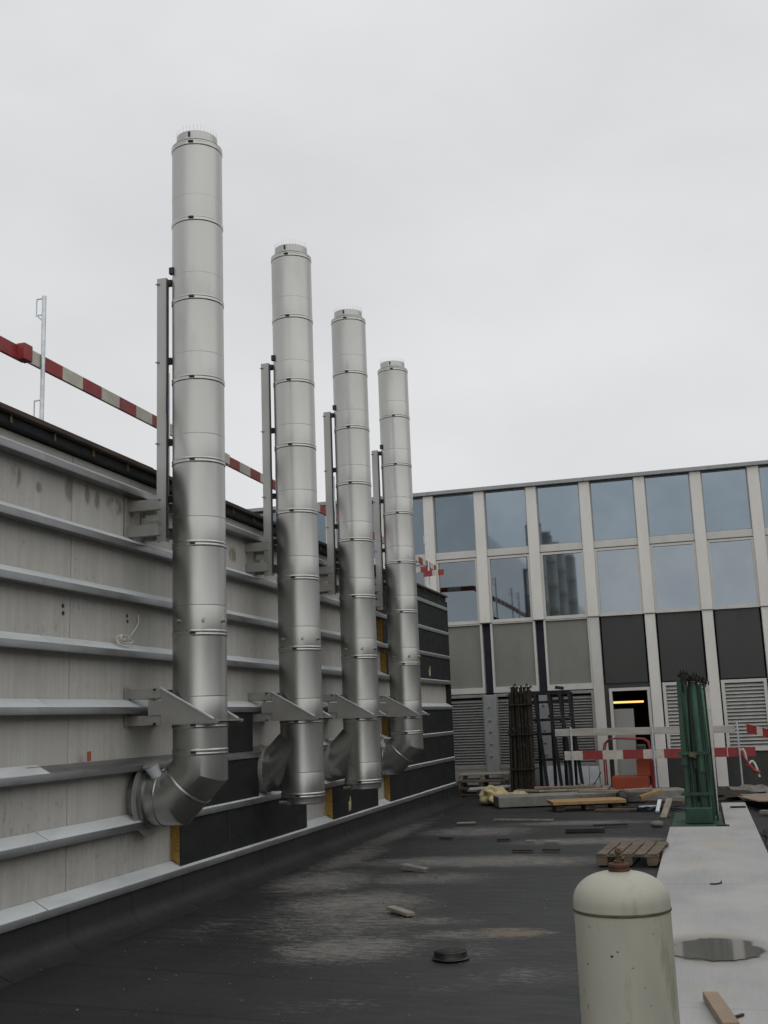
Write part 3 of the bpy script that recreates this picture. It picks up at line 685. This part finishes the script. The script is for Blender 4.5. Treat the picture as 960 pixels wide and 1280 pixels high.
rp = []
for k in range(26):
    s = k/25; rp.append((.66+.32*s+.02*math.sin(9*s), YB-.2-.05*math.sin(7*s), .78-.42*s+.09*math.sin(11*s)))
solo(MB().tube(rp, .022, 8), 'barrier_tape', 'paint_white', (.8, YB-.2, .2), 'twisted white barrier tape hanging at the right fence end', 'tape')
solo(MB().tube([(.70, YB-.22, .72), (.80, YB-.26, .52), (.90, YB-.24, .40), (1.0, YB-.28, .36)], .03, 8), 'barrier_tape', 'paint_red', (.8, YB-.2, .2), 'twisted red barrier tape hanging at the right fence end', 'tape')

# ---------------------------------------------------------------- orange trolley
tr = thing('site_trolley', (-1.6, 24.2, 0), 'orange steel trolley with a red tube hoop by the doorway', 'trolley')
MB().box((-1.95, 23.86, .035), (-1.20, 24.5, .30)).build('deck_box', 'paint_orange', tr, bevel=.012)
MB().box((-1.42, 23.90, .302), (-1.14, 24.4, .66)).build('side_box', 'paint_orange', tr, bevel=.012)
MB().box((-1.40, 23.89, .665), (-1.22, 24.3, .95)).build('motor_cover', 'spandrel_dark', tr, bevel=.02)
for y in (23.95, 24.42):
    MB().tube([(-2.09, y, .02), (-2.09, y, .85), (-2.06, y, .98), (-1.98, y, 1.06), (-1.85, y, 1.09), (-1.25, y, 1.06), (-1.16, y, 1.0), (-1.13, y, .85), (-1.13, y, .05)], .016, 10).build('hoop', 'paint_red', tr)
MB().tube([(-1.09, 23.9, 0.02), (-1.06, 23.9, .62)], .03, 8).build('corner_post', 'paint_red', tr)
for x in (-1.8, -1.35):
    MB().tube([(x, 24.0, .031), (x, 23.95, .031)], .03, 16).build('wheel', 'black_plastic', tr)

# ---------------------------------------------------------------- racks and props
def bundle():
    t = thing('prop_bundle', (-3.58, 22.8, 0), 'dense upright bundle of dark rusty props beside the blue black racks', 'prop bundle')
    random.seed(3)
    for i in range(9):
        for j in range(4):
            x = -3.83+.052*i+random.uniform(-.015, .015); y = 22.6+.10*j+random.uniform(-.02, .02)
            h = 2.08+random.uniform(-.1, .16); dx = random.uniform(-.03, .03)
            m = 'prop_rust'
            mb = MB().tube([(x-.02, y, .02), (x+dx*.5, y, h*.5), (x+dx+.04*(i < 1), y, h)], random.uniform(.024, .034), 7)
            if random.random() < .6: mb.obox((x+dx, y, h), (.09, .09, .012), (0, random.uniform(-.5, .5), .3))
            mb.obox((x, y, random.uniform(.9, 1.4)), (.07, .07, .05), (0, 0, random.uniform(0, 1)))
            mb.build('prop', m, t)
    for z in (.55, 1.25, 1.85): MB().box((-3.88, 22.54, z), (-3.36, 23.02, z+.03)).build('strap', 'prop_rust', t)
    MB().box((-3.92, 22.5, 0.0), (-3.24, 23.1, .05)).build('base_plate', 'prop_rust', t)
    for (x, z) in ((-3.75, 2.24), (-3.62, 2.2), (-3.5, 2.23), (-3.42, 2.19)):
        MB().tube([(x, 22.75, z-.12), (x+.02, 22.75, z), (x+.05, 22.75, z+.05), (x+.07, 22.75, z+.01)], .012, 6).build('hook', 'prop_rust', t)
bundle()
def rack():
    t = thing('frame_rack', (-3.05, 24.0, 0), 'blue black steel rack of leaning frames beside the rusty prop bundle', 'rack')
    MB().box((-3.62, 23.95, 2.06), (-2.70, 24.03, 2.15)).build('top_beam', 'prop_blue', t)
    for z in (1.88, 1.5, 1.2, .66): MB().box((-3.56, 23.97, z), (-2.74 if z > 1 else -2.95, 24.01, z+.055)).build('cross_bar', 'prop_blue', t)
    for k, x in enumerate((-3.46, -3.16, -2.92, -2.72)):
        MB().beam((x+.17, 23.80, .05), (x-.02, 23.97, 2.1), .068, .06).build('frame_leg', 'prop_blue', t)
        MB().beam((x-.01, 24.18, .05), (x+.02, 24.05, 2.1), .068, .06).build('frame_leg', 'prop_blue', t)
        MB().obox((x, 24.0, 1.5+.1*(k % 2)), (.1, .14, .06), (0, 0, .2)).build('coupler', 'prop_blue', t)
    MB().obox((-2.93, 23.96, 2.2), (.18, .1, .07), (0, .15, 0)).build('top_lump', 'prop_rust', t)
    MB().box((-3.5, 23.7, 0), (-2.5, 24.3, .05)).build('rack_base', 'prop_blue', t)
rack()
def green():
    t = thing('green_prop_stand', (-.15, 17.2, 0), 'green bundle of formwork props standing at the walkway end', 'prop bundle')
    MB().box((-.56, 16.2, .0), (.15, 18.6, .035)).build('base_mat', 'prop_green', t)
    MB().box((-.36, 16.75, .04), (.02, 17.5, .26)).build('foot_box', 'prop_green', t, bevel=.01)
    def chan(x, y, w_, z0, z1, lean, m, d=.05):
        a = MB(); p = Vector((x, y, z0)); q = Vector((x+lean, y+.06, z1))
        a.beam(p, q, w_, .006, upv=(0, 1, 0))
        for s in (-1, 1): a.beam(p+Vector((s*w_/2, d/2, 0)), q+Vector((s*w_/2, d/2, 0)), .007, d, upv=(0, 1, 0))
        return a.build('channel', m, t)
    chan(-.285, 16.98, .13, .85, 2.10, .02, 'prop_green'); chan(-.155, 17.02, .055, .8, 2.09, .01, 'prop_green'); chan(-.085, 16.99, .05, .75, 2.06, .0, 'prop_mint2')
    chan(-.325, 17.2, .07, .05, 2.05, .035, 'prop_green'); chan(-.02, 17.08, .06, .05, 2.02, -.04, 'prop_mint')
    chan(.055, 17.3, .05, .1, 2.0, -.07, 'prop_green'); chan(-.215, 17.4, .20, .3, 2.0, .02, 'prop_gap_shade'); chan(-.05, 17.45, .12, .1, 1.95, -.02, 'prop_gap_shade')  # near-black channels behind put gap shade into colour
    chan(-.30, 16.96, .06, .1, .84, .0, 'prop_green'); chan(-.205, 17.05, .05, .1, .95, .0, 'prop_green'); chan(-.06, 16.97, .07, .1, .75, -.01, 'prop_green')
    for (x, m) in ((-.245, 'prop_gap_shade'), (-.215, 'prop_green'), (-.125, 'prop_gap_shade'), (-.10, 'prop_green'), (-.01, 'prop_gap_shade'), (.035, 'prop_green'), (.085, 'prop_gap_shade')):  # dark tubes stand in for shaded gaps beside the green ones
        MB().tube([(x, 16.94, .06), (x-.015, 16.98, 1.1), (x-.03, 17.05, 2.06+random.uniform(-.06, .06))], .014, 8).build('prop', m, t)
    for z in (.42, 1.0): MB().box((-.40, 16.93, z), (.06, 16.955, z+.045)).build('tie_bar', 'prop_green', t)
    MB().beam((-.30, 16.95, 2.16), (.10, 17.15, 2.03), .05, .04).build('head_bar', 'prop_rust', t)
    random.seed(5)
    for k in range(9):
        x = -.28+.045*k; z = 2.14-.014*k
        MB().tube([(x, 17.0, z), (x+.02, 16.97, z+.05+random.random()*.06), (x+.05, 17.0, z+.02), (x+.045, 17.02, z-.12*random.random())], .009, 6).build('chain_hook', 'prop_rust', t)
    MB().tube([(-.25, 16.9, 2.2), (-.245, 16.92, 1.9)], .02, 8).build('prop_head', 'prop_rust', t)
    MB().obox((-.19, 16.91, 1.0), (.10, .05, .07), (0, .3, .2)).build('wing_nut', 'brass_old', t)
green()
t = MB().beam((.075, 18.3, .02), (.115, 18.9, 2.1), .075, .035, upv=(0, 1, 0))
solo(t, 'slotted_slat', 'board_pale', (.2, 18.3, 0), 'pale slat leaning at the right of the green props', 'slat', bevel=.003)
t = MB().beam((.02, 17.75, .04), (.0, 18.0, 1.95), .10, .03, upv=(0, 1, 0))
solo(t, 'mint_board', 'prop_mint', (.16, 18.0, 0), 'mint green board leaning just behind the green props', 'board', bevel=.003)

# ---------------------------------------------------------------- timber, pallets and rubble
def pallet(loc, rot, label, wx=.70, ly=1.2, nb=5, tilt=0, mt='pallet_wood'):
    t = thing('pallet', loc, label, 'pallet', 'wooden pallets on the roof'); t.rotation_euler = (tilt, 0, rot)
    o = Vector(loc)
    def B(a, b, n): MB().box(Vector(a)+o, Vector(b)+o).build(n, mt, t, bevel=.003)
    bw_ = wx/nb
    for i in range(nb):
        x = -wx/2+bw_*i; B((x+.012, -ly/2+random.uniform(-.01, .01), .122), (x+bw_-.012, ly/2, .144), 'top_board')
    for y in (-ly/2+.05, 0, ly/2-.05): B((-wx/2, y-.05, .10), (wx/2, y+.05, .121), 'cross_board')
    for y in (-ly/2+.05, 0, ly/2-.05):
        for x in (-wx/2+.07, 0, wx/2-.07): B((x-.06, y-.048, .022), (x+.06, y+.048, .099), 'block')
    for x in (-wx/2+.07, 0, wx/2-.07): B((x-.05, -ly/2, 0), (x+.05, ly/2, .0215), 'skid')
    return t
pallet((-.90, 13.30, 0), R(-4), 'weathered wooden pallet lying flat behind the cream gas cylinder', .69, 1.15).scale = (1, 1, .88)
for k in range(3):
    pallet((-4.72+.03*k, 23.9, .148*k+.001), R(90+k*2), 'dark wooden pallet in the stack by the wall end, ' + ('bottom one', 'middle one', 'topmost, lighter one')[k], .8, 1.05, mt='pallet_wood' if k < 2 else 'timber_grey')
# concrete kerb beam, rotated
kb = MB().obox((-2.15, 21.15, .10), (3.55, .62, .19), (0, 0, R(19.5)))
solo(kb, 'concrete_beam', 'beam_concrete', (-2.15, 21.15, 0), 'long pale concrete beam lying in front of the racks', 'concrete beam', bevel=.012)
def board(name, label, c, size, rot, m, cat, bevel=.003, rx=0, ry=0, group=None):
    return solo(MB().obox(c, size, (R(rx), R(ry), R(rot))), name, m, c, label, cat, group, bevel=bevel)
board('timber_board', 'thick fresh yellow board lying on dark blocks by the concrete beam', (-2.1, 19.93, .13), (1.28, .62, .055), 17, 'timber_fresh', 'timber')
for k, (dx, l) in enumerate(((-.5, 'left'), (.02, 'middle'), (.5, 'right'))):
    board('bearer_block', 'dark bearer block under the yellow board, '+l+' one', (-2.1+dx*.95, 19.93+dx*.29, .05), (.16, .4, .10), 17, 'pallet_wood', 'timber')
board('timber_board', 'pale board lying across the concrete beam', (-2.5, 21.5, .215), (1.3, .14, .03), 12, 'timber_grey', 'timber')
board('timber_board', 'green stained flat board behind the concrete beam', (-2.9, 22.4, .15), (1.4, .5, .04), 6, 'prop_green', 'timber')
board('timber_board', 'pinkish plank lying behind the concrete beam', (-2.7, 22.0, .24), (1.2, .10, .04), 5, 'ply_brown', 'timber')
board('plywood_sheet', 'brown plywood sheet lying at the right edge of the roof', (1.35, 20.1, .12), (1.5, 1.9, .02), 8, 'ply_brown', 'plywood', rx=-2)
board('timber_offcut', 'slanted brown offcut leaning beside the green mat', (-.68, 18.4, .12), (.10, .75, .03), -8, 'timber_grey', 'timber', rx=18)
board('timber_offcut', 'orange wood offcut lying on the cables by the beam', (-1.0, 20.35, .20), (.42, .12, .06), 22, 'timber_fresh', 'timber', ry=-14)
board('foam_strip', 'bent white plastic strip near the green mat, upright piece', (-.83, 19.1, .10), (.06, .45, .03), -5, 'foam_white', 'strip', rx=20)
board('foam_strip', 'flat white plastic strip beside the black cables', (-1.02, 19.4, .07), (.30, .06, .02), 12, 'foam_white', 'strip')
board('wood_stick', 'thin brown stick lying on the dusty roof before the beam', (-2.9, 17.9, .015), (1.0, .03, .025), -10, 'timber_grey', 'stick')
board('wood_scrap', 'pale wedge of wood lying in the middle of the roof', (-2.71, 9.70, .022), (.34, .085, .03), -42, 'timber_grey', 'wood scrap', ry=3)
board('wood_scrap', 'reddish brown timber end on the walkway in the foreground', (-.045, 6.43, .10), (.085, .62, .045), 9, 'ply_brown', 'wood scrap')
board('metal_bit', 'small dark metal bit on the walkway beside the timber end', (.045, 6.42, .078), (.085, .018, .012), 52, 'prop_rust', 'metal bit')
board('metal_bit', 'flat grey metal bit on the walkway corner by the green mat', (.14, 16.1, .08), (.16, .07, .02), 5, 'prop_rust', 'metal bit')
board('metal_bit', 'short dark rod on the far end of the walkway', (.42, 18.9, .083), (.24, .05, .025), 4, 'prop_rust', 'metal bit')
solo(MB().tube([(-.07, 10.95, .075), (-.01, 10.94, .078), (.03, 10.99, .08), (.035, 11.05, .085)], .007, 6), 'metal_hook', 'prop_rust', (-.02, 10.95, .07), 'tiny bent metal hook on the walkway joint', 'hook')
board('felt_scrap', 'small black folded felt scrap lying on the roof', (-3.25, 12.3, .03), (.30, .12, .05), -12, 'rubble', 'felt scrap', ry=8)
board('felt_scrap', 'flat dark felt strip on the roof below the beam', (-1.75, 16.2, .03), (.55, .16, .05), 6, 'black_plastic', 'felt scrap')
board('felt_scrap', 'second flat dark felt strip, thinner, right of the other', (-1.45, 16.9, .025), (.5, .06, .03), 14, 'black_plastic', 'felt scrap')
for k, (x, y, s, r_) in enumerate(((-2.75, 15.2, .18, 4), (-2.35, 15.0, .14, -6), (-2.3, 14.0, .26, 2), (-2.05, 14.9, .2, 8), (-3.6, 15.4, .2, -20), (-3.75, 17.5, .3, 12), (-1.95, 14.05, .22, -5))):
    board('wood_chip', 'flat brown wood chip on the roof, ' + ('left of the chips row', 'centre of the chips row', 'longest in the near row', 'right of the chips row', 'nearest the wall', 'farthest, long one by the wall', 'near row, right one')[k], (x, y, .016), (s, s*.3, .02), r_, 'timber_grey' if k % 2 else 'prop_rust', 'wood chip', group='wood chips scattered on the roof')
for k, (x, y, z, L_, W_, H_, r_, m_, lb) in enumerate((
    (-1.9, 20.75, .23, .9, .06, .04, 28, 'ply_brown', 'thin brown batten lying across the concrete beam'),
    (-.75, 20.6, .05, .8, .16, .05, -35, 'pallet_wood', 'broad dark board lying left of the green props'),
    (-1.25, 20.9, .235, .5, .22, .05, 8, 'timber_grey', 'grey board end on the right end of the concrete beam'),
    (-.45, 21.2, .06, .9, .22, .05, -12, 'beam_concrete', 'flat grey slab piece just behind the green props'),
    (-.95, 21.9, .12, .7, .3, .10, 10, 'rubble', 'pale flat block between trolley and green props'),
    (-3.3, 21.75, .20, .7, .05, .04, -20, 'timber_grey', 'short grey batten at the left end of the concrete beam'),
    (-1.55, 19.35, .03, .7, .09, .035, -8, 'pallet_wood', 'short dark board on the roof beside the black cables'),
    (.95, 21.2, .06, .8, .3, .08, 15, 'beam_concrete', 'flat grey block behind the brown plywood sheet'),
    (1.15, 18.2, .05, .9, .12, .05, -25, 'timber_grey', 'grey batten lying at the right edge of the roof'),
    (-4.35, 22.9, .20, .9, .10, .04, 5, 'foam_white', 'white strip lying in front of the stacked pallets'))):
    board('timber_board' if 'boa' in lb or 'batten' in lb else 'rubble_block', lb, (x, y, z), (L_, W_, H_), r_, m_, 'timber' if 'boa' in lb or 'batten' in lb else 'block', rx=random.uniform(-3, 3), ry=random.uniform(-3, 3))
for k, (x, y, lb) in enumerate(((-2.55, 22.7, 'rusty bent rod sticking up behind the concrete beam'), (-.62, 19.0, 'thin rod lying on the green mat edge'), (-3.9, 20.6, 'thin bent wire on the roof before the yellowish sack'))):
    q = [(x+.5*t_, y+.12*math.sin(4*t_+k), .02+(.45 if k == 0 else .03)*t_*t_+.02*abs(math.sin(7*t_))) for t_ in [i_/12 for i_ in range(13)]]
    solo(MB().tube(q, .009, 6), 'metal_rod', 'prop_rust', (x, y, 0), lb, 'rod')
# lumpy heaps
def lump(name, label, c, size, m, cat, seed=0, sub=3, amp=.25, freq=2.2):
    bm = bmesh.new(); bmesh.ops.create_icosphere(bm, subdivisions=sub, radius=1)
    mb = MB()
    for v in bm.verts:
        n = mn.noise(v.co*freq+Vector((seed*7.1, 0, 0))); p = v.co*(1+amp*n)
        mb.v.append(Vector((p.x*size[0]+c[0], p.y*size[1]+c[1], max(0.0, p.z*size[2]+c[2]))))
    for f in bm.faces: mb.f.append(tuple(v.index for v in f.verts)); mb.mi.append(0)
    bm.free()
    return solo(mb, name, m, c, label, cat, sharp=50)
lump('insulation_sack', 'crumpled yellowish sack beside the stacked pallets', (-4.0, 21.3, .13), (.26, .3, .2), 'sack_yellow', 'sack', 1, 4, .42, 2.2)
lump('insulation_sack', 'small flat yellowish sack between the sack and rusty props', (-3.62, 21.7, .08), (.24, .25, .12), 'sack_yellow', 'sack', 4, 4, .42, 2.2)
lump('rubbish_bag', 'small black rubbish bag in front of the concrete beam', (-1.52, 20.45, .12), (.11, .12, .15), 'black_plastic', 'bag', 2)
lump('stone', 'pale round stone beside the walkway near the green mat', (-.78, 16.9, .03), (.10, .09, .05), 'rubble', 'stone', 3, amp=.15)
lump('rubble_heap', 'dark rubble heap right of the walkway', (.95, 15.2, .0), (.30, 1.6, .12), 'black_plastic', 'rubble', 5, amp=.5)
lump('rubble_heap', 'brown grey rubble heap by the right fence post', (.75, 22.8, .02), (.5, .4, .13), 'rubble', 'rubble', 6, amp=.5, freq=4)
lump('rubble_heap', 'loose rubble behind the concrete beam left of the trolley', (-2.3, 23.0, .05), (.42, .3, .18), 'rubble', 'rubble', 8, amp=.6, freq=4)
lump('rubble_heap', 'dark debris heap at the foot of the rusty props', (-3.3, 22.2, .05), (.55, .4, .14), 'prop_rust', 'rubble', 9, amp=.5, freq=3)
lump('rubble_heap', 'dark rubble heap behind the green props', (.25, 22.0, .02), (.6, .7, .12), 'prop_rust', 'rubble', 11, amp=.5, freq=3)
cb = solo(MB().box((-3.74, 22.0, .02), (-3.56, 22.2, .19)), 'blue_crate', 'crate_blue', (-3.65, 22.1, 0), 'small blue crate at the foot of the rusty props', 'crate', bevel=.01)
random.seed(11)
pts = []
for k in range(70):
    s = k/69; pts.append((-1.35+.75*s*random.uniform(.9, 1.1)+.15*math.sin(k*1.9), 19.6+.28*math.sin(k*.8)+random.uniform(-.08, .08), .02+.05*abs(math.sin(k*2.3))))
solo(MB().tube(pts, .014, 6), 'cable_heap', 'black_plastic', (-1.0, 19.6, 0), 'heap of black cables on the roof by the beam', 'cables')
for k, (x0, x1, z, dz) in enumerate(((-3.42, -2.95, .52, 0), (-2.9, -2.5, .50, 0), (-2.5, -2.28, .49, 0), (-3.98, -3.72, .50, 0))):
    board('foam_board', 'white foam board leaning on the facade foot, ' + ('behind the left half of the racks', 'behind the right half of the racks', 'narrow one left of the trolley', 'left of the rusty props')[k], ((x0+x1)/2, 24.75, z/2), (x1-x0-.01, .05, z), 0, 'foam_white', 'foam board', rx=-6, group='white foam boards at the facade')
# pebbles and crumbs: uncountable
mb = MB(); random.seed(21)
for k in range(260):
    x = random.uniform(-4.7, -.7); y = 5.5+random.random()**1.3*15; s = random.uniform(.003, .008)
    if random.random() < .5: x = -3.0+random.gauss(0, .8); y = random.uniform(7, 12)
    mb.obox((x, y, .0+s*.4), (s*random.uniform(1, 2.4), s*1.2, s), (random.random(), random.random(), random.random()*3))
tag(mb.build('grit', 'rubble'), kind='stuff')

# ---------------------------------------------------------------- roof drain
dr = thing('roof_drain', (-1.88, 8.02, 0), 'low black round roof drain in the middle of the deck', 'roof drain')
MB().lathe([(.135, 0), (.133, .004), (.124, .008), (.12, .02), (.118, .047), (.113, .052), (.105, .050), (.103, .03), (0, .03)], (-1.88, 8.02, .0), 40).build('collar', 'black_plastic', dr)
MB().lathe([(.100, .047), (.102, .051), (.095, .054), (.0, .054)], (-1.88, 8.02, .0), 40).build('grate', 'prop_rust', dr)

# ---------------------------------------------------------------- gas cylinder
gc = thing('gas_cylinder', (-.257, 3.19, zt), 'large cream gas cylinder with a rusty neck in the foreground', 'gas cylinder')
gx, gy = -.259, 3.19; rr = .1315
MB().lathe([(rr-.02, zt), (rr-.004, zt+.004), (rr-.003, .3), (rr-.001, .7), (rr-.001, 1.158)], (gx, gy, 0), 72).build('shell', 'tank_cream', gc)
prof = [(rr+.0012, 1.158), (rr+.0022, 1.161), (rr+.0012, 1.165)]
MB().lathe([(rr-.001, 1.1575), (rr+.0015, 1.159), (rr+.002, 1.1615), (rr+.001, 1.165), (rr-.001, 1.1665)], (gx, gy, 0), 72).build('weld_seam', 'brass_old', gc)
dome = []
for k in range(15):
    t = k/14*math.pi/2*.93; dome.append(((rr)*math.cos(t)**.80 if k < 14 else .03, 1.165+.018+.078*math.sin(t)))
dome = [(rr, 1.163)]+dome
MB().lathe(dome+[(.0, 1.262)], (gx, gy, 0), 72).build('dome', 'tank_cream', gc, sharp=50)
MB().lathe([(.029, 1.255), (.030, 1.266), (.0275, 1.268), (.0275, 1.271), (.0305, 1.273), (.0305, 1.279), (.027, 1.2815), (.015, 1.282), (.0145, 1.288), (0, 1.288)], (gx, gy, 0), 36).build('neck_ring', 'rust', gc)
vb = MB().lathe([(.0145, 1.281), (.0135, 1.287), (.0095, 1.290), (.009, 1.296), (.0115, 1.297), (.0115, 1.302), (.007, 1.304), (.0065, 1.309), (.0, 1.310)], (gx, gy, 0), 12).build('valve', 'brass_old', gc)
MB().tube([(gx-.004, gy, 1.2935), (gx+.018, gy-.004, 1.2935)], .0055, 8).build('valve_outlet', 'brass_old', gc)
MB().tube([(gx-.002, gy, 1.306), (gx, gy, 1.311), (gx+.003, gy-.003, 1.314)], .009, 7).build('handwheel', 'rust', gc)
# flaked spots on the paint
for n_, (a, z, sx, sz) in enumerate(((-101, 1.062, .006, .0045), (-94, 1.074, .0035, .003), (-135, 1.035, .003, .004), (-78, 1.034, .004, .002), (-66, .985, .002, .003), (-140, .925, .0025, .007), (-88, .90, .002, .002), (-50, 1.115, .003, .002), (-126, .86, .004, .009), (-147, .96, .002, .005), (-60, .94, .003, .002), (-117, .99, .0015, .0015), (-128, 1.13, .0015, .006))):
    a = R(a); mb = MB(); ring = []
    for q in range(9):
        t = 2*math.pi*q/9; k = .65+.7*mn.noise(Vector((q*1.7, n_*3.1, 0)))**2+.3*math.sin(q*2.4+n_)
        aa = a+k*sx*math.cos(t)/rr; ring.append((gx+(rr-.0004)*math.cos(aa), gy+(rr-.0004)*math.sin(aa), z+k*sz*math.sin(t)))
    mb.add(ring, [tuple(range(9))]); mb.build('paint_chip', 'dark_fitting', gc)
